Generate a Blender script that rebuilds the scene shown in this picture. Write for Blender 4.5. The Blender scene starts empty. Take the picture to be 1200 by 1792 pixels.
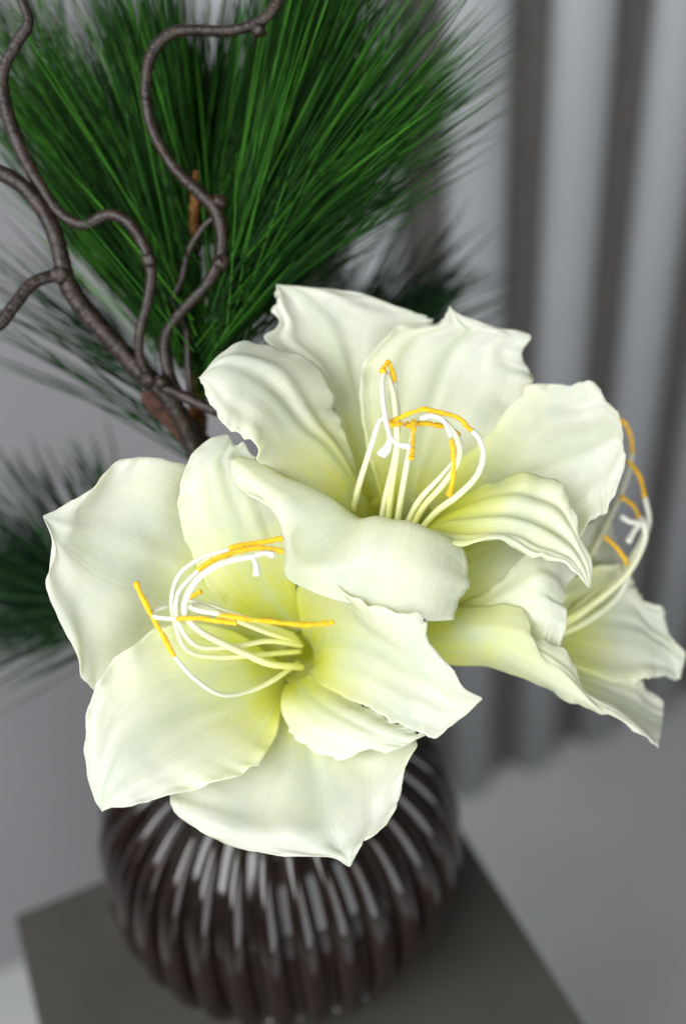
import bpy, math, random
import numpy as np
from mathutils import Matrix, Vector

# ------------------------------------------------------------------ camera
F = 1900.0                                   # focal length in pixels of the 1200 x 1792 photograph
_up = np.array([-198.0, 2354.0, 1900.0]); _up /= np.linalg.norm(_up)
_x = np.array([6312.0, 2115.0, -1900.0]); _x -= _up * (_x @ _up); _x /= np.linalg.norm(_x)
ROT = np.array([_x, np.cross(_up, _x), _up])  # camera axes -> world axes
EYE = np.array([0.0, 0.0, 1.45])
scene = bpy.context.scene
cam_d = bpy.data.cameras.new('camera'); cam = bpy.data.objects.new('camera', cam_d)
scene.collection.objects.link(cam); scene.camera = cam
cam.matrix_world = Matrix([list(ROT[i]) + [EYE[i]] for i in range(3)] + [[0, 0, 0, 1]])
cam_d.sensor_fit = 'VERTICAL'; cam_d.sensor_height = 36.0; cam_d.lens = F / 1792 * 36
cam_d.clip_start = 0.02; cam_d.clip_end = 50
cam_d.dof.use_dof = True; cam_d.dof.focus_distance = 0.452; cam_d.dof.aperture_fstop = 2.6
cam_d.dof.aperture_blades = 9

# ------------------------------------------------------------------ world and lamps (indoor, soft window light)
world = bpy.data.worlds.new('World'); scene.world = world; world.use_nodes = True
bg = world.node_tree.nodes['Background']
bg.inputs[0].default_value = (0.94, 0.97, 1.0, 1); bg.inputs[1].default_value = 0.07
scene.cycles.max_bounces = 6; scene.cycles.diffuse_bounces = 4; scene.cycles.glossy_bounces = 3; scene.cycles.transmission_bounces = 4
scene.cycles.caustics_reflective = False; scene.cycles.caustics_refractive = False

def area(name, loc, target, sx, sy, power, col):
    l = bpy.data.lights.new(name, 'AREA'); l.shape = 'RECTANGLE'; l.size = sx; l.size_y = sy
    l.energy = power; l.color = col
    o = bpy.data.objects.new(name, l); scene.collection.objects.link(o)
    o.location = loc
    o.rotation_euler = (Vector(target) - Vector(loc)).to_track_quat('-Z', 'Y').to_euler()
    return o
area('window_light', (-1.10, -0.25, 2.15), (0.10, 0.36, 1.08), 1.3, 1.4, 45, (0.985, 0.99, 1.0))
area('glass_door_light', (0.25, -1.60, 1.12), (0.10, 0.36, 0.98), 1.9, 2.0, 33, (0.97, 0.985, 1.0))
scene.view_settings.view_transform = 'Standard'; scene.view_settings.look = 'None'
scene.view_settings.exposure = 0.27; scene.view_settings.gamma = 1.0

# ------------------------------------------------------------------ helpers
COL = scene.collection
def at(px, py, d):
    """photograph pixel at depth d (mm along the view axis) -> world point"""
    d = d / 1000.0
    return EYE + ROT @ np.array([(px - 600) / F * d, -(py - 896) / F * d, -d])
def camdir(x, y, z):
    v = ROT @ np.array([x, y, z], float)
    return v / np.linalg.norm(v)

def mesh_obj(name, verts, faces, mat, parent=None, smooth=True, attrs=None):
    off = np.array(parent_loc(parent)) if parent is not None else np.zeros(3)
    me = bpy.data.meshes.new(name)
    me.from_pydata([tuple(np.asarray(v) - off) for v in verts], [], [tuple(f) for f in faces])
    if smooth: me.polygons.foreach_set('use_smooth', [True] * len(me.polygons))
    if attrs:
        for k, a in attrs.items():
            at_ = me.attributes.new(k, 'FLOAT', 'POINT'); at_.data.foreach_set('value', np.asarray(a, np.float32))
    me.update()
    o = bpy.data.objects.new(name, me); COL.objects.link(o)
    if mat: me.materials.append(mat)
    if parent is not None: o.parent = parent
    return o
def parent_loc(p):
    loc = np.zeros(3)
    while p is not None:
        loc = loc + np.array(p.location); p = p.parent
    return loc
def thing(name, label, cat, loc, group=None):
    o = bpy.data.objects.new(name, None); COL.objects.link(o); o.location = tuple(loc)
    o.empty_display_size = 0.02
    o['label'] = label; o['category'] = cat
    if group: o['group'] = group
    return o

def catmull(P, n):
    """P (k, ...) control points -> n samples, centripetal-ish uniform Catmull-Rom"""
    P = np.asarray(P, float); k = len(P)
    Q = np.concatenate([[2 * P[0] - P[1]], P, [2 * P[-1] - P[-2]]])
    t = np.linspace(0, k - 1, n); i = np.minimum(t.astype(int), k - 2); u = t - i
    u = u.reshape((-1,) + (1,) * (P.ndim - 1))
    p0, p1, p2, p3 = Q[i], Q[i + 1], Q[i + 2], Q[i + 3]
    return 0.5 * (2 * p1 + (p2 - p0) * u + (2 * p0 - 5 * p1 + 4 * p2 - p3) * u ** 2 + (3 * p1 - p0 - 3 * p2 + p3) * u ** 3)

def smooth_noise(n, freq, rng):
    k = max(4, int(freq) + 2)
    return catmull(rng.uniform(-1, 1, k), n)

def tube(path, radii, seg=10, n=None, cap=True, bump=0.0, rng=None):
    """path (k,3) world points, radii per control point -> verts, faces, u"""
    n = n or max(8, 6 * (len(path) - 1))
    P = catmull(path, n); Rr = catmull(np.asarray(radii, float), n)
    T = np.gradient(P, axis=0); T /= np.linalg.norm(T, axis=1)[:, None]
    ref = np.array([0.31, 0.52, 0.79]); N = np.cross(T[0], ref); N /= np.linalg.norm(N)
    V = []; U = []
    for i in range(n):
        N = N - T[i] * (N @ T[i]); N /= np.linalg.norm(N); B = np.cross(T[i], N)
        for s in range(seg):
            a = 2 * math.pi * s / seg
            r = Rr[i] * (1 + (bump * rng.uniform(-1, 1) if rng is not None else 0))
            V.append(P[i] + r * (math.cos(a) * N + math.sin(a) * B)); U.append(i / (n - 1))
    Fc = [(i * seg + s, i * seg + (s + 1) % seg, (i + 1) * seg + (s + 1) % seg, (i + 1) * seg + s)
          for i in range(n - 1) for s in range(seg)]
    if cap:
        V.append(P[0] - T[0] * Rr[0] * .5); U.append(0); c0 = len(V) - 1
        V.append(P[-1] + T[-1] * Rr[-1] * .5); U.append(1); c1 = len(V) - 1
        Fc += [(c0, (s + 1) % seg, s) for s in range(seg)]
        b = (n - 1) * seg
        Fc += [(c1, b + s, b + (s + 1) % seg) for s in range(seg)]
    return V, Fc, U

def box(x0, x1, y0, y1, z0, z1):
    v = [(x, y, z) for x in (x0, x1) for y in (y0, y1) for z in (z0, z1)]
    f = [(0, 1, 3, 2), (4, 6, 7, 5), (0, 4, 5, 1), (2, 3, 7, 6), (0, 2, 6, 4), (1, 5, 7, 3)]
    return v, f

# ------------------------------------------------------------------ materials
def new_mat(name):
    m = bpy.data.materials.new(name); m.use_nodes = True
    nt = m.node_tree; b = nt.nodes['Principled BSDF']
    return m, nt, b
def noise(nt, scale, detail=4, vec=None, rough=0.55):
    n = nt.nodes.new('ShaderNodeTexNoise'); n.inputs['Scale'].default_value = scale
    n.inputs['Detail'].default_value = detail; n.inputs['Roughness'].default_value = rough
    if vec is not None: nt.links.new(vec, n.inputs['Vector'])
    return n
def ramp(nt, fac, stops):
    r = nt.nodes.new('ShaderNodeValToRGB'); e = r.color_ramp.elements
    while len(e) < len(stops): e.new(0.5)
    for el, (p, c) in zip(e, stops):
        el.position = p; el.color = (*c, 1)
    nt.links.new(fac, r.inputs[0]); return r
def mix(nt, a, b, fac, mode='MIX'):
    m = nt.nodes.new('ShaderNodeMix'); m.data_type = 'RGBA'; m.blend_type = mode
    for s, v in (('A', a), ('B', b)):
        i = [k for k in m.inputs if k.name == s and k.type == 'RGBA'][0]
        if isinstance(v, tuple): i.default_value = (*v, 1)
        else: nt.links.new(v, i)
    if isinstance(fac, (int, float)): m.inputs[0].default_value = fac
    else: nt.links.new(fac, m.inputs[0])
    return [o for o in m.outputs if o.type == 'RGBA'][0]
def bump(nt, b, height, strength, dist):
    n = nt.nodes.new('ShaderNodeBump'); n.inputs['Strength'].default_value = strength
    n.inputs['Distance'].default_value = dist
    nt.links.new(height, n.inputs['Height']); nt.links.new(n.outputs[0], b.inputs['Normal']); return n
def coords(nt, kind='Object'):
    return nt.nodes.new('ShaderNodeTexCoord').outputs[kind]

def simple(name, c0, c1, scale, rough, spec=0.4, bstr=0.0, bdist=0.001, bscale=None, detail=5):
    m, nt, b = new_mat(name); co = coords(nt)
    n = noise(nt, scale, detail, co)
    r = ramp(nt, n.outputs['Fac'], [(0.3, c0), (0.7, c1)])
    nt.links.new(r.outputs[0], b.inputs['Base Color'])
    b.inputs['Roughness'].default_value = rough; b.inputs['Specular IOR Level'].default_value = spec
    if bstr:
        n2 = noise(nt, bscale or scale * 4, 6, co); bump(nt, b, n2.outputs['Fac'], bstr, bdist)
    return m

def petal_material():
    m, nt, b = new_mat('petal_cloth'); L = nt.links
    au = nt.nodes.new('ShaderNodeAttribute'); au.attribute_name = 'u'
    av = nt.nodes.new('ShaderNodeAttribute'); av.attribute_name = 'v'
    co = coords(nt)
    cmb = nt.nodes.new('ShaderNodeCombineXYZ'); L.new(av.outputs['Fac'], cmb.inputs[0]); L.new(au.outputs['Fac'], cmb.inputs[1])
    info = nt.nodes.new('ShaderNodeObjectInfo'); L.new(info.outputs['Random'], cmb.inputs[2])
    mp = nt.nodes.new('ShaderNodeMapping'); mp.inputs['Scale'].default_value = (16, 1.3, 9); L.new(cmb.outputs[0], mp.inputs[0])
    streak = noise(nt, 1.0, 5, mp.outputs[0])
    # dyed throat: yellow-green at the foot of the petal running out in streaks
    jit = nt.nodes.new('ShaderNodeMath'); jit.operation = 'MULTIPLY_ADD'
    L.new(streak.outputs['Fac'], jit.inputs[0]); jit.inputs[1].default_value = 0.16; L.new(au.outputs['Fac'], jit.inputs[2])
    base = ramp(nt, jit.outputs[0], [(0.12, (0.62, 0.65, 0.015)), (0.33, (0.80, 0.82, 0.08)), (0.49, (0.88, 0.90, 0.38)),
                                     (0.68, (0.91, 0.92, 0.69)), (1.0, (0.925, 0.922, 0.79))])
    # green midrib stain
    mid = nt.nodes.new('ShaderNodeMath'); mid.operation = 'ABSOLUTE'; L.new(av.outputs['Fac'], mid.inputs[0])
    mr = ramp(nt, mid.outputs[0], [(0.0, (0.36,) * 3), (0.30, (0, 0, 0))])
    c1 = mix(nt, base.outputs[0], (0.62, 0.74, 0.45), mr.outputs[0])
    # faint mottling of the dyed cloth
    mo = noise(nt, 42, 5, co); mrp = ramp(nt, mo.outputs['Fac'], [(0.47, (0, 0, 0)), (0.74, (0.75,) * 3)])
    c2 = mix(nt, c1, (0.73, 0.80, 0.68), mrp.outputs[0])
    sp = noise(nt, 420, 2, co); spr = ramp(nt, sp.outputs['Fac'], [(0.66, (0, 0, 0)), (0.78, (0.22,) * 3)])
    c3 = mix(nt, c2, (0.55, 0.62, 0.50), spr.outputs[0])
    st = ramp(nt, streak.outputs['Fac'], [(0.35, (0.10,) * 3), (0.62, (0, 0, 0))])
    c4 = mix(nt, c3, (0.72, 0.78, 0.50), st.outputs[0])
    # a few dark dust specks
    vo = nt.nodes.new('ShaderNodeTexVoronoi'); vo.inputs['Scale'].default_value = 46; L.new(co, vo.inputs['Vector'])
    vr = ramp(nt, vo.outputs['Distance'], [(0.012, (0.7,) * 3), (0.022, (0, 0, 0))])
    c5 = mix(nt, c4, (0.25, 0.24, 0.20), vr.outputs[0])
    mpv = nt.nodes.new('ShaderNodeMapping'); mpv.inputs['Scale'].default_value = (60, 2.2, 9); L.new(cmb.outputs[0], mpv.inputs[0])
    vein = noise(nt, 1.0, 3, mpv.outputs[0]); vnr = ramp(nt, vein.outputs['Fac'], [(0.38, (0.30,) * 3), (0.52, (0, 0, 0))])
    c5 = mix(nt, c5, (0.80, 0.84, 0.60), vnr.outputs[0])
    L.new(c5, b.inputs['Base Color'])
    rn = noise(nt, 30, 3, co); rr = ramp(nt, rn.outputs['Fac'], [(0.35, (0.24,) * 3), (0.7, (0.42,) * 3)])
    L.new(rr.outputs[0], b.inputs['Roughness']); b.inputs['Specular IOR Level'].default_value = 0.42
    b.inputs['Subsurface Weight'].default_value = 0.45; b.inputs['Subsurface Radius'].default_value = (1.0, 0.95, 0.55); b.inputs['Subsurface Scale'].default_value = 0.004
    mp2 = nt.nodes.new('ShaderNodeMapping'); mp2.inputs['Scale'].default_value = (46, 3.0, 9); L.new(cmb.outputs[0], mp2.inputs[0])
    fine = noise(nt, 1.0, 4, mp2.outputs[0]); grain = noise(nt, 900, 3, co)
    add = nt.nodes.new('ShaderNodeMath'); add.operation = 'MULTIPLY_ADD'; L.new(grain.outputs['Fac'], add.inputs[0])
    add.inputs[1].default_value = 0.22; L.new(fine.outputs['Fac'], add.inputs[2])
    lum = noise(nt, 130, 3, co); ad2 = nt.nodes.new('ShaderNodeMath'); ad2.operation = 'MULTIPLY_ADD'
    L.new(lum.outputs['Fac'], ad2.inputs[0]); ad2.inputs[1].default_value = 1.3; L.new(add.outputs[0], ad2.inputs[2])
    bm = bump(nt, b, ad2.outputs[0], 0.22, 0.0010)
    tr = nt.nodes.new('ShaderNodeBsdfTranslucent'); L.new(c5, tr.inputs[0]); L.new(bm.outputs[0], tr.inputs['Normal'])
    ms = nt.nodes.new('ShaderNodeMixShader'); ms.inputs[0].default_value = 0.48
    L.new(b.outputs[0], ms.inputs[1]); L.new(tr.outputs[0], ms.inputs[2])
    L.new(ms.outputs[0], nt.nodes['Material Output'].inputs['Surface'])
    return m

def needle_material(name, c0, c1, c2):
    m, nt, b = new_mat(name); L = nt.links
    a = nt.nodes.new('ShaderNodeAttribute'); a.attribute_name = 'tint'
    r = ramp(nt, a.outputs['Fac'], [(0.0, c0), (0.55, c1), (1.0, c2)])
    L.new(r.outputs[0], b.inputs['Base Color'])
    b.inputs['Roughness'].default_value = 0.5; b.inputs['Specular IOR Level'].default_value = 0.10
    return m

M_PETAL = petal_material()
M_STIG = simple('stigma_white', (0.62, 0.64, 0.55), (0.72, 0.73, 0.66), 80, 0.35, 0.45, 0.15, 0.0004, 600)
def filament_mat():
    m, nt, b = new_mat('filament_white'); a = nt.nodes.new('ShaderNodeAttribute'); a.attribute_name = 'u'
    r = ramp(nt, a.outputs['Fac'], [(0.0, (0.78, 0.78, 0.25)), (0.22, (0.84, 0.85, 0.50)), (0.5, (0.70, 0.72, 0.55)), (1.0, (0.70, 0.71, 0.64))])
    nt.links.new(r.outputs[0], b.inputs['Base Color']); b.inputs['Roughness'].default_value = 0.32
    b.inputs['Subsurface Weight'].default_value = 0.4; b.inputs['Subsurface Radius'].default_value = (0.002, 0.002, 0.0015); b.inputs['Subsurface Scale'].default_value = 1.0
    return m
M_FIL = filament_mat()
M_ANTH = simple('anther_yellow', (0.86, 0.43, 0.010), (0.95, 0.60, 0.025), 260, 0.6, 0.25, 0.9, 0.0006, 1500)
M_STALK = simple('stalk_green', (0.30, 0.38, 0.10), (0.42, 0.48, 0.16), 60, 0.5, 0.3)
M_BARK = simple('twig_bark', (0.005, 0.003, 0.002), (0.032, 0.019, 0.0125), 150, 0.42, 0.45, 0.7, 0.0012, 380)
M_PINEBARK = simple('pine_bark', (0.022, 0.011, 0.007), (0.115, 0.053, 0.036), 130, 0.75, 0.25, 1.0, 0.003, 240)
M_BUD = simple('bud_brown', (0.06, 0.026, 0.008), (0.17, 0.075, 0.022), 160, 0.7, 0.2, 0.6, 0.002, 300)
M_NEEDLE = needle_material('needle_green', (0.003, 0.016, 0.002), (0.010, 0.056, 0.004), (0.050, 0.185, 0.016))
M_NEEDLE2 = needle_material('needle_shaded', (0.003, 0.010, 0.004), (0.007, 0.030, 0.008), (0.020, 0.062, 0.018))  # darker copy of the needle green, shade on the sprigs put into its colour
M_WALL = simple('wall_paint', (0.265, 0.265, 0.275), (0.285, 0.285, 0.295), 6, 0.8, 0.2, 0.15, 0.001, 500)
M_FLOOR = simple('floor_resin', (0.44, 0.45, 0.445), (0.49, 0.50, 0.495), 5, 0.45, 0.35, 0.05, 0.001, 60)
M_SLAT = simple('slat_paint', (0.285, 0.295, 0.305), (0.31, 0.32, 0.33), 9, 0.6, 0.3, 0.1, 0.001, 300)
M_FELT = simple('backing_felt', (0.085, 0.079, 0.075), (0.105, 0.098, 0.093), 60, 0.95, 0.1)
M_PLINTH = simple('plinth_paint', (0.042, 0.040, 0.035), (0.056, 0.053, 0.047), 14, 0.55, 0.3, 0.1, 0.0006, 350)
M_GLINT = simple('pale_glint', (0.45, 0.43, 0.40), (0.78, 0.76, 0.72), 120, 0.35, 0.5)  # glints at the lower rib ends, painted as a pale colour
def glaze():
    m, nt, b = new_mat('brown_glaze'); co = coords(nt)
    n = noise(nt, 35, 5, co)
    r = ramp(nt, n.outputs['Fac'], [(0.3, (0.007, 0.004, 0.0032)), (0.7, (0.017, 0.0105, 0.008))])
    nt.links.new(r.outputs[0], b.inputs['Base Color']); b.inputs['Roughness'].default_value = 0.11
    b.inputs['Specular IOR Level'].default_value = 0.5
    n2 = noise(nt, 90, 3, co); bump(nt, b, n2.outputs['Fac'], 0.10, 0.001)
    return m
M_GLAZE = glaze()

# ------------------------------------------------------------------ the setting
WALL_Y = 0.962
v, f = box(-2.2, 2.4, -2.4, WALL_Y + 0.3, -0.1, 0.0)
o = mesh_obj('floor', v, f, M_FLOOR, smooth=False); o['kind'] = 'structure'
v, f = box(-2.2, 2.4, WALL_Y, WALL_Y + 0.15, 0.0, 2.2)
o = mesh_obj('wall', v, f, M_WALL, smooth=False); o['kind'] = 'structure'

PITCH, SLW = 0.1185, 0.068
panel = thing('slatted_wall_panel', 'wall panel of pale vertical slats with dark gaps, behind the flowers', 'wall panel', (0.8, WALL_Y, 0))
X0 = 0.5365 - 2 * PITCH - SLW / 2
v, f = box(X0, X0 + 8 * PITCH, WALL_Y - 0.008, WALL_Y - 0.001, 0.001, 2.15)
mesh_obj('backing', v, f, M_FELT, panel, smooth=False)
slat_me = None
def bevel_slat():
    w, d = SLW / 2, 0.026                                            # rounded front
    prof = [(-w, 0)] + [(-w * math.cos(math.pi * q / 14), -0.006 - d * math.sin(math.pi * q / 14) ** 0.8) for q in range(15)] + [(w, 0)]
    vs = [(x, y, z) for z in (0.002, 2.14) for x, y in prof]; n = len(prof)
    fs = [(i, (i + 1) % n, n + (i + 1) % n, n + i) for i in range(n)] + [tuple(range(n))[::-1], tuple(range(n, 2 * n))]
    return vs, fs
for k in range(8):
    xc = 0.5365 + (k - 2) * PITCH
    if slat_me is None:
        vs, fs = bevel_slat(); so = mesh_obj('slat', vs, fs, M_SLAT, None, smooth=False); slat_me = so.data
        slat_me.polygons.foreach_set('use_smooth', [len(p.vertices) == 4 for p in slat_me.polygons])
    else:
        so = bpy.data.objects.new('slat', slat_me); COL.objects.link(so)
    so.parent = panel; so.location = (xc - 0.8, -0.0085, 0)

# ------------------------------------------------------------------ plinth
PZ = 0.79
def bevel_box(x0, x1, y0, y1, z0, z1, b):
    import bmesh
    v, f = box(x0, x1, y0, y1, z0, z1)
    return v, f
v, f = box(-0.081, 0.222, 0.172, 0.475, 0.0, PZ)
pl = mesh_obj('plinth', v, f, M_PLINTH, smooth=False)
bv = pl.modifiers.new('edge', 'BEVEL'); bv.width = 0.002; bv.segments = 2
pl['label'] = 'square dark grey plinth under the ribbed vase'; pl['category'] = 'plinth'

# ------------------------------------------------------------------ vase
VC = np.array([0.094, 0.400, PZ])
vase = thing('ribbed_vase', 'round glossy dark brown vase with vertical ribs on the plinth', 'vase', VC)
prof = [(0.062, 0.0), (0.0655, 0.004), (0.073, 0.012), (0.0875, 0.032), (0.0945, 0.054), (0.0965, 0.085), (0.0945, 0.118), (0.086, 0.148), (0.070, 0.170),
        (0.054, 0.182), (0.050, 0.190), (0.052, 0.198), (0.0495, 0.199), (0.046, 0.190), (0.049, 0.178), (0.064, 0.160), (0.080, 0.120), (0.082, 0.06), (0.05, 0.015), (0.001, 0.012)]
VS = np.array([1.065, 0.90]); PR = catmull(prof, 120) * VS; seg = 96
V = [(VC[0] + r * math.cos(2 * math.pi * s / seg), VC[1] + r * math.sin(2 * math.pi * s / seg), PZ + 0.001 + z) for r, z in PR for s in range(seg)]
Fc = [(i * seg + s, i * seg + (s + 1) % seg, (i + 1) * seg + (s + 1) % seg, (i + 1) * seg + s) for i in range(119) for s in range(seg)]
Fc.append(tuple(range(seg))[::-1])
mesh_obj('body', V, Fc, M_GLAZE, vase)
NR = 32
ribp = [(0.0695, 0.0065), (0.0775, 0.016), (0.0880, 0.033), (0.0953, 0.055), (0.0975, 0.086), (0.0950, 0.118), (0.0865, 0.148), (0.071, 0.170), (0.056, 0.181)]
rr = [0.0046, 0.0058, 0.0068, 0.0075, 0.0078, 0.0076, 0.0066, 0.0050, 0.0034]
Vr, Fr, _ = tube([np.array([r * VS[0], 0, z * VS[1]]) for r, z in ribp], rr, seg=28, n=48)
rib_me = tip_me = None
for k in range(NR):
    if rib_me is None:
        ro = mesh_obj('rib', Vr, Fr, M_GLAZE); rib_me = ro.data
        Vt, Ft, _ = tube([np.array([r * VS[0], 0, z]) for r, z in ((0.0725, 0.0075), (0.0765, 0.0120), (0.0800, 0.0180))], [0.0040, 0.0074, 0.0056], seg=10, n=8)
        to = mesh_obj('rib_glint', Vt, Ft, M_GLINT); tip_me = to.data  # added pale bead, imitates a highlight on the rib end
    else:
        ro = bpy.data.objects.new('rib', rib_me); COL.objects.link(ro)
        to = bpy.data.objects.new('rib_glint', tip_me); COL.objects.link(to)
    ro.parent = vase; ro.rotation_euler = (0, 0, 2 * math.pi * k / NR); ro.location = (0, 0, 0.001)
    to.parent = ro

# ------------------------------------------------------------------ petals
def petal(parent, rows, seed, ribs=0.0, nribs=5, ruffle=0.0, nruf=5, cup=0.0, nu=110, nv=44, lump=0.0, name='petal', usc=1.0, uoff=0.0, edge=1.0):
    rng = np.random.default_rng(seed)
    G = []
    for r in rows:
        pts = [at(*p) for p in r]
        if len(pts) == 1: pts = pts * 3
        pts = np.array(pts)
        if len(pts) == 3:          # parabola through edge, middle, edge
            w = np.linspace(0, 1, 7)[:, None]
            pts = pts[0] * (1 - w) * (1 - 2 * w) + pts[1] * 4 * w * (1 - w) + pts[2] * w * (2 * w - 1)
        elif len(pts) != 7:
            pts = catmull(pts, 7)
        G.append(pts)
    G = catmull(np.array(G), nu)                                    # nu x 7 x 3
    G = catmull(G.transpose(1, 0, 2), nv).transpose(1, 0, 2).copy()  # nu x nv x 3
    du = np.gradient(G, axis=0); dv = np.gradient(G, axis=1)
    N = np.cross(du, dv); N /= np.linalg.norm(N, axis=2)[..., None] + 1e-12
    u = np.linspace(0, 1, nu)[:, None]; v_ = np.linspace(-1, 1, nv)[None, :]
    wid = np.linalg.norm(G[:, -1] - G[:, 0], axis=1)[:, None]; wf = np.clip(wid / 0.05, 0, 1)
    taper = np.clip(u / 0.35, 0, 1) ** 1.3 * wf
    h = np.zeros((nu, nv))
    if ribs:                                                         # uneven soft creases running lengthwise
        k = int(nribs * 2.2) + 3
        row = rng.uniform(-1, 1, k); A = np.array([row + 0.45 * rng.uniform(-1, 1, k) for _ in range(5)])
        A = catmull(A, nu); A = catmull(A.T, nv).T
        h += ribs * 1.0 * taper * A
    if ruffle:
        e1 = np.clip(v_, 0, 1) ** 3; e0 = np.clip(-v_, 0, 1) ** 3
        r1 = np.sin(u * nruf * 2 * math.pi + rng.uniform(0, 6.28) + 1.5 * smooth_noise(nu, 5, rng)[:, None])
        r0 = np.sin(u * nruf * 2 * math.pi + rng.uniform(0, 6.28) + 1.5 * smooth_noise(nu, 5, rng)[:, None])
        h += ruffle * taper * (e1 * r1 + e0 * r0)
        h += 0.0014 * edge * taper * (np.clip(v_, 0, 1) ** 7 * smooth_noise(nu, 30, rng)[:, None] + np.clip(-v_, 0, 1) ** 7 * smooth_noise(nu, 30, rng)[:, None])
    if lump:
        A = rng.uniform(-1, 1, (6, 5)); A = catmull(A, nu); A = catmull(A.T, nv).T
        h += lump * taper * A
    h += cup * taper * (1 - v_ ** 2)
    G += N * h[..., None]
    # slightly nicked cut edge
    jag = rng.uniform(-1, 1, (nu, 2)) * 0.00022 + np.stack([smooth_noise(nu, 26, rng), smooth_noise(nu, 26, rng)], 1) * 0.00045
    sc = np.stack([np.abs(np.sin(np.linspace(0, rng.uniform(15, 24), nu) + 2.2 * smooth_noise(nu, 8, rng))) for _ in (0, 1)], 1)
    jag += (0.55 - sc) * 0.0019 * edge * np.array([-1, 1]) * (0.4 + 0.6 * np.abs(np.stack([smooth_noise(nu, 9, rng) for _ in (0, 1)], 1)))
    tv = dv / (np.linalg.norm(dv, axis=2)[..., None] + 1e-12)
    ew0 = np.clip((-v_ - 0.62) / 0.38, 0, 1) ** 2; ew1 = np.clip((v_ - 0.62) / 0.38, 0, 1) ** 2
    tp = np.clip(u / 0.3, 0, 1) * wf
    G += tv * (ew0 * jag[:, :1] * tp + ew1 * jag[:, 1:] * tp)[..., None]
    V = G.reshape(-1, 3)
    Fc = [(i * nv + j, i * nv + j + 1, (i + 1) * nv + j + 1, (i + 1) * nv + j) for i in range(nu - 1) for j in range(nv - 1)]
    seglen = np.linalg.norm(np.diff(G[:, nv // 2], axis=0), axis=1); s = np.concatenate([[0], np.cumsum(seglen)]); s /= s[-1]
    U = np.repeat((s * usc + uoff)[:, None], nv, 1).ravel(); VV = np.repeat(v_, nu, 0).ravel()
    o = mesh_obj(name, V, Fc, M_PETAL, parent, attrs={'u': U, 'v': VV})
    so = o.modifiers.new('thickness', 'SOLIDIFY'); so.thickness = 0.00045; so.offset = 0
    return o

def stamen(parent, path, anther=None, r=0.00105, ra=0.00108, name='filament', seed=0):
    rng = np.random.default_rng(seed)
    P = [at(*p) for p in path]
    V, Fc, U = tube(P, list(np.linspace(r * 1.15, r * 0.78, len(P))), seg=10, n=10 * len(P))
    fo = mesh_obj(name, V, Fc, M_FIL, parent, attrs={'u': U})
    if anther:
        A = [at(*p) for p in anther]
        n_ = 16 * len(A); Ad = catmull(A, n_)
        Ad = Ad + catmull(rng.normal(0, 0.00010, (max(5, n_ // 6), 3)), n_)
        rad = ra * (0.92 + 0.22 * smooth_noise(n_, n_ / 5, rng)); rad[-6:] *= np.linspace(1.0, 1.5, 6); rad[-1] *= 0.6; rad[0] *= 0.6
        V, Fc, U = tube(Ad, rad, seg=9, n=n_, bump=0.10, rng=rng)
        mesh_obj('anther', V, Fc, M_ANTH, fo)
    return fo

# ---- front flower
GRP = 'flowers on the amaryllis stem'
f1 = thing('amaryllis_flower', 'lowest cream white amaryllis bloom, facing left in front of the vase', 'flower', at(560, 1155, 508), GRP)
petal(f1, [  # wide left petal, behind its neighbours
    [(515, 1120, 500), (503, 1138, 502), (497, 1158, 500)],
    [(430, 1010, 492), (415, 1085, 494), (410, 1165, 492)],
    [(370, 880, 484), (310, 1030, 484), (300, 1190, 480)],
    [(322, 811, 474), (232, 1000, 474), (225, 1205, 469)],
    [(236, 800, 468), (170, 975, 467), (171, 1205, 461)],
    [(192, 822, 463), (135, 955, 461), (133, 1130, 456)],
    [(152, 860, 459), (110, 940, 456), (82, 1033, 453)],
    [(112, 885, 456), (92, 922, 453), (97, 965, 452)],
    [(76, 903, 451), (77, 905, 451), (79, 909, 451)]], 11, ribs=0.0006, nribs=5, ruffle=0.0012, nruf=3, lump=0.0035)
petal(f1, [  # top petal
    [(505, 1112, 499), (525, 1106, 500), (545, 1112, 499)],
    [(432, 1088, 488), (470, 1040, 487), (520, 1040, 487)],
    [(385, 1052, 479), (440, 980, 477), (515, 980, 478)],
    [(342, 985, 471), (410, 920, 469), (500, 905, 473)],
    [(317, 915, 465), (390, 870, 464), (480, 850, 470)],
    [(313, 862, 462), (380, 830, 462), (455, 815, 469)],
    [(330, 808, 463), (378, 803, 463), (440, 798, 469)],
    [(360, 773, 466), (392, 785, 465), (428, 776, 468)],
    [(396, 760, 471), (402, 766, 470), (410, 786, 468)]], 12, ribs=0.0009, nribs=4, ruffle=0.0012, nruf=6, lump=0.0015, uoff=-0.04)
petal(f1, [  # bottom petal
    [(495, 1200, 495), (510, 1205, 496), (525, 1200, 495)],
    [(480, 1255, 484), (525, 1270, 484), (580, 1260, 484)],
    [(420, 1310, 473), (540, 1340, 472), (650, 1290, 472)],
    [(350, 1358, 465), (545, 1395, 463), (727, 1296, 463)],
    [(299, 1386, 460), (550, 1430, 457), (709, 1345, 458)],
    [(318, 1432, 456), (560, 1455, 453), (698, 1392, 455)],
    [(400, 1479, 453), (575, 1475, 451), (680, 1432, 452)],
    [(500, 1497, 450), (592, 1490, 448), (640, 1465, 449)],
    [(574, 1497, 449), (605, 1502, 447), (627, 1487, 448)],
    [(611, 1516, 449), (612, 1516, 448), (614, 1514, 448)]], 13, ribs=0.0008, nribs=5, ruffle=0.0009, nruf=5, lump=0.002, uoff=0.14)
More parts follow.
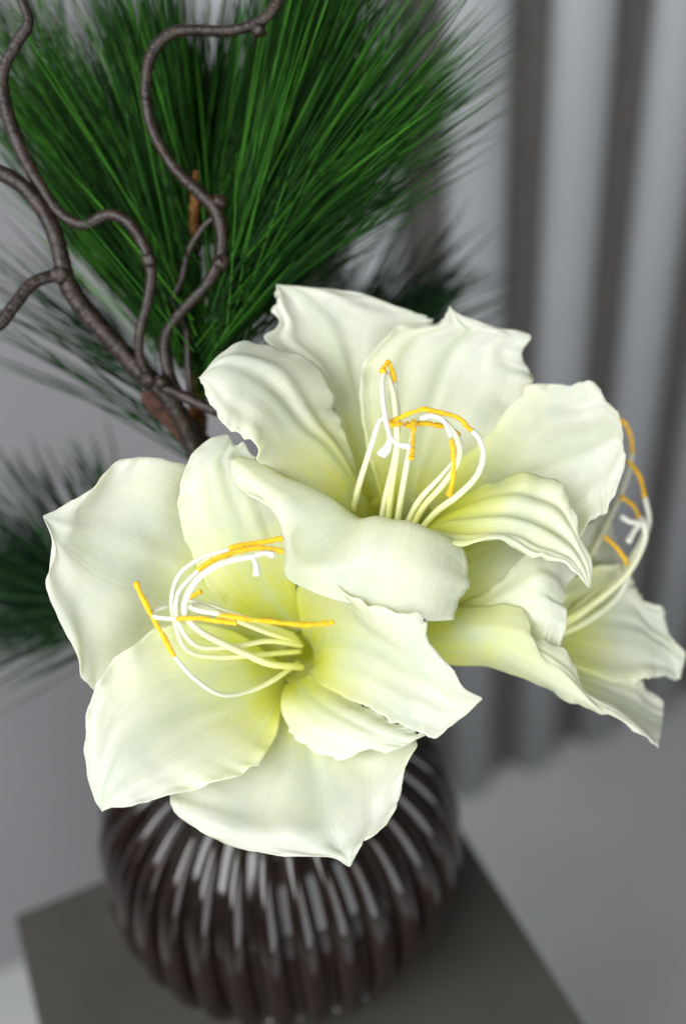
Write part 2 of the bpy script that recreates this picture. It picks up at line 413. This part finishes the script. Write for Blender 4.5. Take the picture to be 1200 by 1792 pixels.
petal(f1, [  # lower left petal
    [(490, 1160, 496), (495, 1180, 497), (500, 1200, 496)],
    [(420, 1110, 484), (450, 1195, 484), (493, 1243, 480)],
    [(340, 1088, 471), (390, 1220, 473), (481, 1292, 469)],
    [(270, 1103, 461), (330, 1240, 464), (457, 1332, 460)],
    [(215, 1140, 454), (280, 1270, 456), (414, 1358, 453)],
    [(170, 1192, 450), (240, 1300, 451), (350, 1379, 448)],
    [(149, 1272, 447), (210, 1340, 447), (282, 1397, 445)],
    [(151, 1340, 448), (188, 1380, 445), (230, 1410, 444)],
    [(163, 1394, 447), (180, 1403, 446), (198, 1413, 445)],
    [(179, 1419, 446), (180, 1420, 446), (182, 1418, 446)]], 14, ribs=0.0013, nribs=7, ruffle=0.0010, nruf=6, lump=0.0012, uoff=0.08)
petal(f1, [  # lower right petal, partly under the right one
    [(540, 1180, 494), (520, 1190, 495), (500, 1197, 494)],
    [(590, 1205, 480), (540, 1222, 476), (492, 1226, 480)],
    [(640, 1235, 468), (575, 1252, 463), (501, 1272, 471)],
    [(690, 1262, 459), (620, 1278, 456), (535, 1308, 464)],
    [(722, 1278, 455), (655, 1293, 453), (597, 1327, 459)],
    [(738, 1282, 453), (692, 1300, 451), (640, 1311, 455)],
    [(742, 1284, 452), (712, 1303, 450), (675, 1318, 451)]], 15, ribs=0.0008, nribs=4, ruffle=0.0012, nruf=4, lump=0.001, uoff=0.14)
petal(f1, [  # right petal
    [(530, 1112, 498), (548, 1142, 501), (540, 1174, 498)],
    [(520, 1030, 480), (575, 1118, 486), (562, 1200, 483)],
    [(572, 1006, 455), (620, 1122, 471), (610, 1222, 465)],
    [(618, 1044, 446), (668, 1142, 459), (655, 1245, 455)],
    [(674, 1067, 443), (710, 1166, 451), (692, 1267, 448)],
    [(735, 1079, 441), (745, 1175, 446), (733, 1280, 445)],
    [(744, 1116, 443), (775, 1200, 444), (764, 1289, 443)],
    [(785, 1164, 443), (800, 1218, 442), (786, 1272, 442)],
    [(806, 1201, 442), (820, 1224, 441), (812, 1253, 441)],
    [(842, 1221, 441), (843, 1223, 441), (841, 1225, 441)]], 16, ribs=0.0011, nribs=4, ruffle=0.0010, nruf=5, lump=0.001, uoff=0.15)
# throat tube and short stalk behind the bloom
def throat(parent, p0, p1, r0, r1, seed):
    P = [at(*p0), (at(*p0) + at(*p1)) / 2, at(*p1)]
    V, Fc, U = tube(P, [r0, (r0 + r1) * .45, r1], seg=20, n=16)
    return mesh_obj('stalk', V, Fc, M_STALK, parent)
def cup(parent, c, axis, r0, r1, length):
    a = camdir(*axis); C0 = at(*c); P = [C0 - a * length * .45, C0 - a * length * .3, C0, C0 + a * length * .55]
    V, Fc, U = tube(P, [r0 * .3, r0, (r0 + r1) * .5, r1], seg=28, n=18, cap=False)
    V.append(P[0] - a * 0.001); U.append(0); k = len(V) - 1
    Fc += [(k, (q + 1) % 28, q) for q in range(28)]
    o = mesh_obj('throat', V, Fc, M_PETAL, parent, attrs={'u': [q * 0.30 for q in U], 'v': [0.6] * len(V)})
    m = o.modifiers.new('thickness', 'SOLIDIFY'); m.thickness = 0.0008; m.offset = 0
    return o
cup(f1, (538, 1142, 508), (-0.40, 0.0, 0.92), 0.005, 0.0135, 0.020)
throat(f1, (548, 1160, 520), (590, 1215, 545), 0.006, 0.0045, 1)

stamen(f1, [(522, 1160, 496), (475, 1192, 474), (430, 1211, 458), (385, 1215, 444), (340, 1187, 434), (306, 1150, 429)],
       [(306, 1150, 429), (285, 1112, 428), (262, 1070, 427), (238, 1019, 427)], seed=1)
stamen(f1, [(525, 1140, 496), (450, 1146, 472), (380, 1150, 452), (328, 1138, 440), (307, 1095, 434), (301, 1048, 431), (315, 1005, 430), (352, 977, 430), (402, 961, 431)],
       [(400, 961, 430), (430, 953, 431), (465, 948, 432), (495, 942, 433)], seed=2)
stamen(f1, [(528, 1130, 496), (470, 1122, 476), (405, 1132, 454), (345, 1130, 438), (312, 1090, 430), (310, 1045, 427), (328, 1018, 426), (352, 995, 426)],
       [(345, 998, 426), (380, 977, 426), (430, 962, 427), (465, 960, 428), (497, 965, 429)], seed=3)
st = stamen(f1, [(528, 1168, 494), (473, 1162, 470), (433, 1146, 458), (392, 1127, 444), (350, 1104, 433), (325, 1076, 427), (327, 1045, 424), (350, 1010, 423), (392, 985, 423), (445, 973, 425)], r=0.0014, name='style', seed=4)
for p in ([(440, 974, 425), (462, 968, 425), (478, 971, 426)], [(442, 974, 425), (448, 988, 424), (449, 1006, 424)]):
    V, Fc, U = tube([at(*q) for q in p], [0.0010, 0.0010, 0.0016], seg=9, n=14); mesh_obj('stigma', V, Fc, M_STIG, st)
stamen(f1, [(520, 1118, 496), (450, 1096, 474), (380, 1070, 452), (310, 1060, 438), (272, 1068, 430), (270, 1079, 427), (312, 1084, 425)],
       [(308, 1083, 425), (345, 1082, 424), (380, 1086, 424), (414, 1090, 425)], seed=5)
stamen(f1, [(525, 1125, 497), (470, 1108, 474), (400, 1080, 446), (352, 1058, 430), (334, 1062, 424), (350, 1069, 422), (384, 1075, 421)],
       [(380, 1076, 421), (430, 1083, 422), (490, 1090, 424), (550, 1093, 427), (584, 1089, 428)], seed=6)
stamen(f1, [(515, 1112, 497), (440, 1085, 482), (370, 1060, 470), (330, 1050, 464)],
       [(324, 1048, 463), (338, 1042, 462), (352, 1034, 462)], seed=7)

# ---- top flower
f2 = thing('amaryllis_flower', 'topmost cream white amaryllis bloom, opening upward above the others', 'flower', at(690, 985, 512), GRP)
petal(f2, [  # back left petal with green midrib
    [(650, 940, 500), (670, 945, 502), (690, 935, 502)],
    [(618, 830, 497), (650, 830, 504), (690, 820, 504)],
    [(588, 730, 496), (620, 720, 506), (680, 700, 506)],
    [(545, 650, 495), (598, 640, 507), (690, 630, 507)],
    [(465, 598, 495), (575, 595, 505), (735, 580, 508)],
    [(488, 569, 496), (560, 562, 504), (757, 566, 509)],
    [(483, 533, 498), (540, 538, 502), (735, 551, 509)],
    [(484, 517, 499), (525, 518, 501), (664, 525, 506)],
    [(486, 507, 500), (510, 507, 501), (612, 509, 504)],
    [(483, 499, 501), (485, 498, 501), (494, 500, 501)]], 21, ribs=0.0010, nribs=5, ruffle=0.0012, nruf=5, lump=0.0015, uoff=0.08)
petal(f2, [  # right back petal
    [(720, 935, 494), (735, 945, 495), (745, 955, 492)],
    [(780, 835, 495), (810, 880, 493), (830, 905, 486)],
    [(850, 765, 493), (890, 828, 493), (905, 900, 482)],
    [(903, 705, 489), (950, 795, 491), (965, 935, 481)],
    [(930, 672, 490), (990, 775, 490), (1013, 943, 480)],
    [(997, 675, 491), (1032, 765, 488), (1043, 904, 478)],
    [(1036, 668, 489), (1056, 755, 485), (1064, 892, 477)],
    [(1058, 702, 485), (1073, 752, 481), (1084, 843, 476)],
    [(1080, 722, 480), (1085, 762, 478), (1092, 808, 476)],
    [(1083, 733, 479), (1087, 765, 477), (1092, 795, 476)]], 22, ribs=0.0006, nribs=5, ruffle=0.0014, nruf=4, lump=0.002)
petal(f2, [  # top right petal
    [(690, 940, 499), (710, 945, 501), (730, 940, 499)],
    [(655, 830, 493), (720, 820, 501), (800, 870, 499)],
    [(636, 740, 490), (738, 735, 502), (872, 815, 498)],
    [(632, 665, 491), (752, 685, 502), (895, 765, 497)],
    [(650, 620, 493), (765, 645, 502), (926, 715, 497)],
    [(692, 571, 497), (782, 612, 502), (931, 664, 498)],
    [(738, 571, 501), (800, 592, 502), (912, 625, 500)],
    [(768, 563, 502), (818, 576, 502), (927, 589, 501)],
    [(780, 551, 502), (806, 566, 502), (868, 573, 502)],
    [(786, 536, 502), (788, 538, 502), (794, 548, 502)]], 23, ribs=0.0014, nribs=6, ruffle=0.0012, nruf=5, lump=0.0012, uoff=0.06)
petal(f2, [  # left petal
    [(640, 935, 492), (660, 945, 497), (680, 940, 498)],
    [(600, 905, 480), (622, 860, 486), (632, 850, 492)],
    [(530, 868, 472), (570, 790, 481), (617, 790, 490)],
    [(468, 822, 465), (522, 750, 475), (599, 740, 489)],
    [(446, 782, 456), (482, 700, 468), (584, 690, 488)],
    [(412, 756, 457), (448, 672, 464), (556, 632, 486)],
    [(385, 735, 458), (417, 655, 461), (492, 608, 481)],
    [(366, 697, 459), (390, 647, 461), (432, 594, 473)],
    [(355, 674, 461), (370, 648, 462), (388, 616, 467)],
    [(348, 660, 463), (349, 661, 463), (354, 656, 463)]], 24, ribs=0.0012, nribs=4, ruffle=0.0010, nruf=6, lump=0.0012)
petal(f2, [  # ruffled right front petal
    [(730, 935, 487), (720, 945, 484), (705, 945, 480)],
    [(790, 885, 482), (770, 917, 475), (732, 930, 465)],
    [(850, 850, 478), (825, 908, 468), (770, 956, 456)],
    [(905, 831, 475), (880, 906, 463), (830, 951, 453)],
    [(950, 834, 473), (925, 915, 460), (885, 951, 451)],
    [(984, 852, 470), (960, 930, 458), (925, 971, 451)],
    [(1000, 890, 466), (985, 946, 457), (960, 977, 451)],
    [(1012, 932, 461), (1005, 966, 455), (990, 988, 451)],
    [(1033, 984, 457), (1022, 997, 454), (1010, 1006, 452)],
    [(1031, 1029, 453), (1030, 1029, 453), (1027, 1026, 453)]], 25, ribs=0.0021, nribs=6, ruffle=0.0016, nruf=6, lump=0.0008)
petal(f2, [  # front petal rolled over towards the viewer
    [(640, 940, 494), (655, 950, 495), (672, 958, 496), (690, 965, 496), (707, 962, 495), (724, 958, 493), (740, 955, 492)],
    [(560, 882, 476), (590, 905, 477), (625, 930, 478), (670, 944, 478), (710, 954, 477), (750, 970, 476), (788, 990, 479)],
    [(450, 804, 465), (510, 836, 461), (575, 872, 460), (622, 908, 462), (680, 910, 455), (742, 928, 453), (800, 960, 463)],
    [(411, 801, 463), (468, 843, 455), (530, 887, 451), (586, 930, 456), (660, 928, 446), (745, 953, 445), (815, 1003, 461)],
    [(411, 836, 461), (458, 868, 454), (508, 915, 449), (546, 966, 454), (640, 985, 443), (730, 1010, 442), (813, 1032, 460)],
    [(425, 868, 460), (472, 890, 455), (502, 945, 450), (526, 992, 453), (620, 1027, 448), (725, 1052, 445), (806, 1057, 459)],
    [(447, 869, 460), (485, 913, 457), (499, 963, 454), (512, 1017, 456), (610, 1052, 453), (715, 1079, 450), (789, 1084, 458)]], 26, ribs=0.0009, nribs=5, ruffle=0.0010, nruf=3, lump=0.0015, nu=80, nv=56, usc=0.8, uoff=0.12, edge=0.2)
cup(f2, (694, 952, 500), (0.02, 0.72, 0.60), 0.006, 0.016, 0.030)
throat(f2, (692, 960, 503), (640, 1180, 540), 0.008, 0.0045, 2)

stamen(f2, [(662, 945, 492), (672, 880, 480), (690, 800, 462), (697, 730, 450), (690, 668, 444)],
       [(690, 668, 443), (686, 650, 441), (678, 634, 439), (668, 652, 437)], seed=21, r=0.0012)
st = stamen(f2, [(676, 945, 492), (684, 860, 474), (694, 780, 456), (690, 700, 445), (676, 655, 440), (669, 665, 436), (670, 700, 432), (675, 735, 429), (682, 765, 427)], r=0.00125, name='style', seed=22)
for p in ([(682, 764, 427), (695, 777, 426), (717, 782, 425)], [(682, 764, 427), (681, 785, 427), (670, 798, 428)], [(682, 764, 427), (676, 780, 429), (664, 795, 431)]):
    V, Fc, U = tube([at(*q) for q in p], [0.0009, 0.0009, 0.0014], seg=9, n=14); mesh_obj('stigma', V, Fc, M_STIG, st)
stamen(f2, [(728, 938, 490), (762, 897, 478), (802, 866, 464), (834, 832, 452), (845, 796, 444), (838, 768, 440), (824, 752, 438)],
       [(826, 754, 438), (800, 731, 436), (770, 722, 435), (738, 717, 434), (705, 728, 434), (683, 740, 434)], seed=23, r=0.0014)
stamen(f2, [(715, 935, 490), (740, 888, 480), (775, 848, 468), (802, 806, 456), (800, 770, 446), (780, 740, 440), (755, 729, 437), (738, 732, 435), (756, 728, 433), (776, 737, 431), (789, 764, 430)],
       [(789, 768, 430), (793, 800, 430), (792, 835, 431), (786, 868, 432)], seed=24, r=0.0012)
stamen(f2, [(690, 945, 492), (700, 880, 478), (712, 810, 462), (722, 760, 448), (724, 738, 441)],
       [(724, 734, 440), (722, 760, 437), (721, 785, 435), (719, 803, 434)], seed=25, r=0.0013)
stamen(f2, [(700, 945, 492), (730, 880, 480), (775, 830, 468), (806, 790, 456), (802, 763, 450)],
       [(804, 762, 449), (785, 748, 447), (760, 743, 446), (735, 741, 445), (708, 745, 445)], seed=26, r=0.0012)
stamen(f2, [(615, 905, 488), (628, 850, 476), (648, 785, 462), (664, 738, 452), (678, 735, 446)],
       [(676, 740, 446), (690, 743, 444), (704, 741, 443)], seed=27, r=0.0013)

# ---- right flower
f3 = thing('amaryllis_flower', 'cream white amaryllis bloom turned away to the right', 'flower', at(740, 1115, 515), GRP)
petal(f3, [
    [(960, 1000, 512), (960, 1030, 512), (960, 1060, 510)],
    [(1000, 950, 527), (1005, 990, 526), (1010, 1030, 522)],
    [(1040, 905, 540), (1048, 960, 538), (1058, 1010, 532)],
    [(1060, 892, 547), (1068, 950, 544), (1088, 1000, 538)],
    [(1066, 896, 549), (1076, 945, 546), (1094, 988, 541)]], 31, ribs=0.0006, nribs=4, ruffle=0.0008, uoff=.2, usc=.8)
petal(f3, [
    [(900, 1050, 504), (905, 1085, 503), (910, 1125, 500)],
    [(985, 1020, 516), (1000, 1080, 518), (1000, 1165, 510)],
    [(1060, 985, 528), (1070, 1080, 528), (1070, 1192, 516)],
    [(1105, 1012, 535), (1115, 1090, 532), (1120, 1192, 520)],
    [(1120, 1048, 536), (1140, 1110, 533), (1146, 1184, 523)],
    [(1156, 1063, 536), (1165, 1125, 533), (1170, 1185, 526)],
    [(1166, 1106, 534), (1180, 1140, 531), (1185, 1190, 528)],
    [(1198, 1141, 530), (1197, 1155, 530), (1191, 1176, 529)]], 32, ribs=0.0013, nribs=6, ruffle=0.0010, nruf=4, lump=0.001)
petal(f3, [
    [(900, 1120, 500), (905, 1140, 499), (910, 1165, 496)],
    [(1000, 1160, 510), (1010, 1190, 507), (1010, 1217, 500)],
    [(1060, 1170, 518), (1060, 1212, 513), (1055, 1240, 501)],
    [(1110, 1183, 523), (1105, 1232, 515), (1092, 1257, 500)],
    [(1134, 1207, 524), (1130, 1250, 515), (1120, 1282, 499)],
    [(1160, 1228, 524), (1158, 1262, 515), (1150, 1307, 497)]], 33, ribs=0.0008, nribs=4, ruffle=0.0008, nruf=3, lump=0.001)
petal(f3, [
    [(740, 1040, 502), (745, 1070, 498), (750, 1100, 496)],
    [(800, 960, 502), (800, 1010, 492), (800, 1070, 487)],
    [(860, 930, 504), (850, 985, 492), (850, 1050, 484)],
    [(930, 910, 506), (900, 955, 494), (885, 1012, 483)],
    [(990, 905, 508), (950, 938, 497), (922, 968, 485)],
    [(1030, 908, 513), (990, 932, 504), (958, 942, 493)]], 34, ribs=0.0004, nribs=4, ruffle=0.0006, nruf=3)
petal(f3, [
    [(756, 1065, 491), (760, 1078, 490), (765, 1090, 490), (768, 1100, 490), (772, 1112, 491)],
    [(838, 1043, 484), (845, 1055, 481), (850, 1067, 480), (855, 1080, 480), (862, 1095, 482)],
    [(883, 1006, 482), (893, 1025, 478), (900, 1045, 475), (903, 1068, 476), (905, 1092, 480)],
    [(926, 963, 483), (938, 1000, 476), (945, 1035, 472), (945, 1065, 472), (930, 1116, 478)],
    [(970, 960, 486), (970, 1005, 478), (970, 1045, 473), (972, 1070, 472), (957, 1126, 477)],
    [(1012, 1001, 489), (991, 1028, 482), (985, 1056, 476), (993, 1080, 474), (979, 1134, 478)]], 35, ribs=0.0008, nribs=5, ruffle=0.0008, nruf=4, lump=0.0008, usc=.8, uoff=.15)
petal(f3, [
    [(736, 1085, 485), (738, 1120, 482), (742, 1152, 486)],
    [(790, 1066, 481), (790, 1115, 474), (790, 1163, 482)],
    [(850, 1062, 478), (855, 1115, 469), (860, 1168, 480)],
    [(900, 1060, 475), (910, 1130, 466), (917, 1187, 479)],
    [(919, 1069, 473), (940, 1150, 465), (955, 1206, 479)],
    [(911, 1096, 472), (962, 1165, 466), (990, 1223, 479)],
    [(950, 1121, 471), (990, 1182, 467), (1022, 1238, 479)],
    [(985, 1138, 472), (1012, 1202, 470), (1050, 1245, 480)],
    [(1009, 1178, 474), (1035, 1228, 475), (1084, 1254, 481)],
    [(1016, 1208, 477), (1062, 1239, 478), (1110, 1275, 483)],
    [(1078, 1241, 482), (1110, 1267, 483), (1132, 1291, 485)],
    [(1149, 1305, 487), (1150, 1307, 487), (1152, 1309, 487)]], 36, ribs=0.0006, nribs=4, ruffle=0.0006, nruf=5, lump=0.0006, usc=.75, uoff=.25)
throat(f3, (745, 1112, 500), (650, 1190, 540), 0.012, 0.0045, 3)
stamen(f3, [(960, 1115, 508), (1020, 1090, 520), (1075, 1050, 528), (1100, 1008, 530)],
       [(1100, 1010, 530), (1096, 985, 529), (1080, 960, 528), (1056, 938, 527)], seed=31, r=.0016)
stamen(f3, [(960, 1105, 508), (1020, 1070, 522), (1090, 1000, 534), (1128, 930, 538), (1120, 905, 538)],
       [(1117, 905, 538), (1107, 885, 537), (1085, 869, 536)], seed=32, r=.0016)
stamen(f3, [(960, 1100, 508), (1030, 1045, 524), (1100, 980, 536), (1133, 920, 540), (1128, 870, 540)],
       [(1127, 872, 540), (1120, 840, 540), (1108, 818, 540), (1098, 806, 540)], seed=33, r=.0016)
stamen(f3, [(960, 1080, 508), (1010, 1010, 526), (1060, 920, 540), (1095, 840, 548), (1105, 795, 549)],
       [(1105, 797, 549), (1104, 770, 549), (1095, 745, 548), (1080, 732, 548)], seed=34, r=.0014)
stamen(f3, [(960, 1090, 508), (1010, 1040, 526), (1040, 990, 534), (1044, 965, 536)],
       [(1044, 966, 536), (1036, 962, 536), (1026, 966, 536)], seed=36, r=.0014)
st = stamen(f3, [(960, 1095, 508), (1030, 1060, 520), (1095, 1005, 526), (1125, 950, 528), (1126, 920, 528), (1115, 915, 528)], r=.0017, name='style', seed=35)
for p in ([(1118, 915, 528), (1100, 912, 527), (1086, 903, 526)], [(1118, 916, 528), (1108, 930, 527), (1098, 948, 526)]):
    V, Fc, U = tube([at(*q) for q in p], [0.0016, 0.0014, 0.0017], seg=9, n=12); mesh_obj('stigma', V, Fc, M_STIG, st)

# ---- the shared flower stem, down into the vase
stem_pts = [VC + np.array([0.01, 0.0, 0.03]), VC + np.array([0.012, 0.0, 0.12]), VC + np.array([0.014, 0.002, 0.19]), at(640, 1190, 546)]
V, Fc, U = tube(stem_pts, [0.007, 0.007, 0.0068, 0.0075], seg=16, n=30)
o = mesh_obj('flower_stem', V, Fc, M_STALK); o['label'] = 'pale green flower stem rising from the vase to the blooms'; o['category'] = 'flower stem'

# ------------------------------------------------------------------ corkscrew branch
MOUTH = VC + np.array([0, 0, 0.165])
def px_tube(name, pts, parent, mat, seed, k=0.82, seg=12, bumpy=0.10):
    rng = np.random.default_rng(seed)
    P = [at(*p[:3]) for p in pts]
    R_ = [p[3] * p[2] / 1000 / F * k for p in pts]
    n = 9 * len(P)
    Pd = catmull(P, n); Rd = catmull(R_, n)
    Rd = Rd * (1 + 0.05 * smooth_noise(n, n / 13, rng))
    V, Fc, U = tube(Pd, Rd, seg=seg, n=n * 2, bump=bumpy * 0.65, rng=rng)
    return mesh_obj(name, V, Fc, mat, parent)
cb = thing('corkscrew_branch', 'bare brown twisted branch curling up at the left', 'branch', at(300, 700, 512))
ms_ = px_tube('main_stem', [(-60, 285, 490, 15), (0, 302, 492, 15), (50, 335, 494, 15), (88, 390, 496, 16), (105, 440, 498, 16), (118, 495, 500, 17), (150, 545, 503, 18),
                            (200, 600, 507, 18), (245, 650, 510, 18), (290, 690, 512, 18), (330, 760, 518, 17), (380, 900, 530, 16), (440, 1150, 580, 14), (462, 1340, 630, 11)], cb, M_BARK, 51, k=0.95)
px_tube('twig', [(15, -40, 486, 11), (38, 0, 487, 11), (50, 40, 488, 12), (30, 75, 489, 13), (8, 120, 490, 13), (6, 165, 491, 15), (22, 225, 492, 15), (48, 285, 494, 14), (75, 330, 495, 13),
                 (105, 372, 496, 13), (145, 393, 496, 13), (190, 376, 495, 13), (225, 390, 494, 12), (252, 430, 494, 12), (265, 475, 495, 12), (258, 530, 497, 11), (245, 580, 500, 11),
                 (245, 625, 504, 11), (262, 660, 508, 12), (290, 690, 512, 12)], cb, M_BARK, 52)
px_tube('twig', [(-60, 585, 486, 14), (-5, 570, 488, 14), (25, 535, 490, 14), (55, 498, 493, 13), (90, 484, 496, 14), (116, 490, 500, 13)], cb, M_BARK, 53)
px_tube('twig', [(500, -40, 488, 13), (484, 5, 489, 13), (455, 38, 490, 12), (400, 54, 491, 12), (340, 53, 492, 12), (300, 58, 492, 13), (268, 90, 493, 13), (256, 140, 494, 12), (259, 195, 495, 12),
                 (275, 245, 496, 12), (310, 300, 498, 12), (350, 338, 500, 14), (378, 370, 502, 15), (388, 410, 503, 14), (384, 455, 504, 13), (360, 500, 506, 12), (318, 545, 508, 12),
                 (291, 585, 510, 13), (290, 625, 511, 14), (300, 665, 512, 13), (318, 700, 514, 12)], cb, M_BARK, 54)
px_tube('twig', [(372, 382, 503, 6), (350, 405, 506, 7), (328, 445, 510, 7), (318, 490, 514, 7), (303, 525, 517, 7), (318, 550, 518, 7), (328, 590, 517, 8), (330, 640, 516, 8), (335, 700, 516, 8)], cb, M_BARK, 55)
px_tube('twig', [(392, 400, 520, 4), (425, 425, 532, 4), (440, 470, 540, 4), (432, 520, 544, 4), (405, 560, 544, 4), (370, 576, 540, 4), (345, 560, 534, 4)], cb, M_BARK, 56)
px_tube('twig', [(280, 675, 508, 12), (310, 688, 505, 12), (345, 705, 503, 12), (385, 722, 502, 12), (440, 745, 508, 11), (500, 800, 518, 10)], cb, M_BARK, 57)
def bump_ball(name, p, r, parent, mat, seed):
    rng = np.random.default_rng(seed); c = at(*p); V = []; nlat, nlon = 9, 14
    for i in range(nlat + 1):
        th = math.pi * i / nlat
        for j in range(nlon):
            ph = 2 * math.pi * j / nlon; k = 1 + 0.16 * math.sin(3 * ph + seed) * math.sin(2 * th) + rng.uniform(-.08, .08)
            V.append(c + r * k * np.array([math.sin(th) * math.cos(ph), math.sin(th) * math.sin(ph), math.cos(th) * 0.9]))
    Fc = [(i * nlon + j, i * nlon + (j + 1) % nlon, (i + 1) * nlon + (j + 1) % nlon, (i + 1) * nlon + j) for i in range(nlat) for j in range(nlon)]
    return mesh_obj(name, V, Fc, mat, parent)
for i, (p, r) in enumerate([((262, 663, 506), .0042), ((283, 668, 505), .0038), ((383, 352, 500), .0034), ((388, 460, 502), .0040), ((105, 482, 497), .0046), ((262, 455, 493), .0036), ((452, 52, 490), .0034)]):
    bump_ball('knot', p, r, cb, M_BARK, i)

# ------------------------------------------------------------------ pine branches
def needle_geo(base, d0, length, r, droop, rng, nseg=6):
    side = np.cross(d0, rng.normal(size=3)); side /= np.linalg.norm(side)
    bend = rng.normal(0, 0.05)
    P = []
    for i in range(nseg + 1):
        t = i / nseg
        P.append(base + d0 * length * t + side * bend * length * t * t + np.array([0, 0, -1]) * droop * length * t * t)
    P = np.array(P); T = np.gradient(P, axis=0); T /= np.linalg.norm(T, axis=1)[:, None]
    A = np.cross(T, side + 0.01); A /= np.linalg.norm(A, axis=1)[:, None]; B = np.cross(T, A)
    V = []
    for i in range(nseg + 1):
        rr_ = r * (1.0 if i < nseg - 1 else (0.75 if i == nseg - 1 else 0.18))
        for s in range(3):
            a = 2 * math.pi * s / 3
            V.append(P[i] + rr_ * (math.cos(a) * A[i] + math.sin(a) * B[i]))
    Fc = [(i * 3 + s, i * 3 + (s + 1) % 3, (i + 1) * 3 + (s + 1) % 3, (i + 1) * 3 + s) for i in range(nseg) for s in range(3)]
    return V, Fc
def tuft(n, bases, ang, lenpx, zs, rng, r=0.00043, droop=0.03, jit=10):
    """n needles; bases: polyline (px,py,d) they leave from; ang: (lo,hi) degrees from straight up in the photograph, + right; zs: (lo,hi) slope towards the viewer"""
    out = []
    B = catmull(np.array(bases, float), 60)
    B[:, 2] += 14
    for _ in range(int(n * (1.4 if n > 150 else 1))):
        b = B[rng.integers(0, 60)] + np.array([rng.normal(0, jit), rng.normal(0, jit), rng.normal(0, 13)])
        a = math.radians(rng.uniform(*ang)); z = rng.uniform(*zs)
        d0 = camdir(math.sin(a), math.cos(a), z)
        L = rng.uniform(*lenpx) * b[2] / 1000 / F * math.sqrt(1 + z * z)
        out.append(needle_geo(at(*b), d0, L, r * rng.uniform(.8, 1.2), droop * rng.uniform(0, 2), rng) + (rng.uniform(0, 1) ** 1.3,))
    return out
def build_needles(parent, geos, mat, singles, rng):
    idx = set(rng.choice(len(geos), min(singles, len(geos)), replace=False).tolist())
    V, Fc, Tn = [], [], []
    for i, (v, f, t) in enumerate(geos):
        if i in idx:
            mesh_obj('needle', v, f, mat, parent, attrs={'tint': [t] * len(v)})
        else:
            o = len(V); V += v; Fc += [tuple(k + o for k in q) for q in f]; Tn += [t] * len(v)
    if V:
        o = mesh_obj('needles', V, Fc, mat, parent, attrs={'tint': Tn}); o['kind'] = 'stuff'

rng = np.random.default_rng(77)
pb = thing('pine_branch', 'upright pine branch with a dense fan of long green needles', 'pine branch', at(352, 790, 545))
px_tube('stem', [(256, 688, 522, 16), (275, 705, 522, 24), (310, 735, 525, 27), (345, 775, 529, 29), (385, 850, 537, 27), (440, 1120, 580, 20), (480, 1335, 632, 14)], pb, M_PINEBARK, 61, bumpy=0.2)
px_tube('stem', [(345, 790, 540, 22), (345, 640, 556, 17), (343, 480, 556, 11), (341, 405, 530, 11), (342, 345, 514, 11), (343, 300, 514, 6)], pb, M_BUD, 62, bumpy=0.3)
g = []
g += tuft(560, [(340, 650, 532), (335, 560, 536), (338, 420, 542)], (-41, -8), (330, 600), (-.35, .25), rng)
g += tuft(380, [(300, 640, 545), (210, 460, 555), (110, 250, 562)], (-46, -6), (260, 480), (-.3, .2), rng)
g += tuft(300, [(345, 420, 545), (340, 330, 550)], (-28, -4), (300, 500), (-.3, .3), rng)
g += tuft(260, [(345, 430, 556), (355, 300, 564)], (-12, 16), (240, 440), (-.5, .1), rng)
g += tuft(800, [(360, 620, 526), (400, 500, 520), (430, 430, 520)], (10, 56), (330, 660), (-.30, .25), rng)
g += tuft(430, [(370, 420, 538), (400, 330, 544), (440, 250, 550)], (8, 46), (300, 540), (-.3, .25), rng)
g += tuft(260, [(350, 700, 528), (380, 600, 524), (430, 540, 522)], (-5, 50), (180, 330), (-.2, .25), rng)
build_needles(pb, g, M_NEEDLE, 190, rng)
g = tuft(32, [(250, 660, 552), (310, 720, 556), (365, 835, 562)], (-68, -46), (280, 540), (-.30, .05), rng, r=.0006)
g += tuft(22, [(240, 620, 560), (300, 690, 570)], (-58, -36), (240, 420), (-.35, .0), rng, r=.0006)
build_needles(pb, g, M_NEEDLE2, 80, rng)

pb2 = thing('pine_branch', 'dark pine sprig at the left edge behind the lowest bloom', 'pine branch', at(330, 1080, 640))
px_tube('stem', [(190, 1065, 640, 16), (260, 1070, 636, 16), (350, 1110, 630, 16), (430, 1240, 634, 13), (455, 1325, 634, 11)], pb2, M_PINEBARK, 63, bumpy=0.2)
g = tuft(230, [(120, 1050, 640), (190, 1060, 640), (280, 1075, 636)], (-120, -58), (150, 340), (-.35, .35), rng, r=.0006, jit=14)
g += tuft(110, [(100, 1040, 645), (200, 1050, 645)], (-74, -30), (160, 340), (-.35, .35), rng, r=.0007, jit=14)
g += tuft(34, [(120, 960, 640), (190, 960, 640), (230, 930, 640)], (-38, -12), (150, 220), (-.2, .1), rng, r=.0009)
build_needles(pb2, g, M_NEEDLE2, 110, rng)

pb3 = thing('pine_branch', 'short pine sprig pointing right behind the topmost bloom', 'pine branch', at(560, 680, 640))
px_tube('stem', [(590, 640, 650, 14), (560, 700, 645, 15), (530, 850, 635, 16), (500, 1100, 640, 14), (485, 1325, 640, 11)], pb3, M_PINEBARK, 64, bumpy=0.2)
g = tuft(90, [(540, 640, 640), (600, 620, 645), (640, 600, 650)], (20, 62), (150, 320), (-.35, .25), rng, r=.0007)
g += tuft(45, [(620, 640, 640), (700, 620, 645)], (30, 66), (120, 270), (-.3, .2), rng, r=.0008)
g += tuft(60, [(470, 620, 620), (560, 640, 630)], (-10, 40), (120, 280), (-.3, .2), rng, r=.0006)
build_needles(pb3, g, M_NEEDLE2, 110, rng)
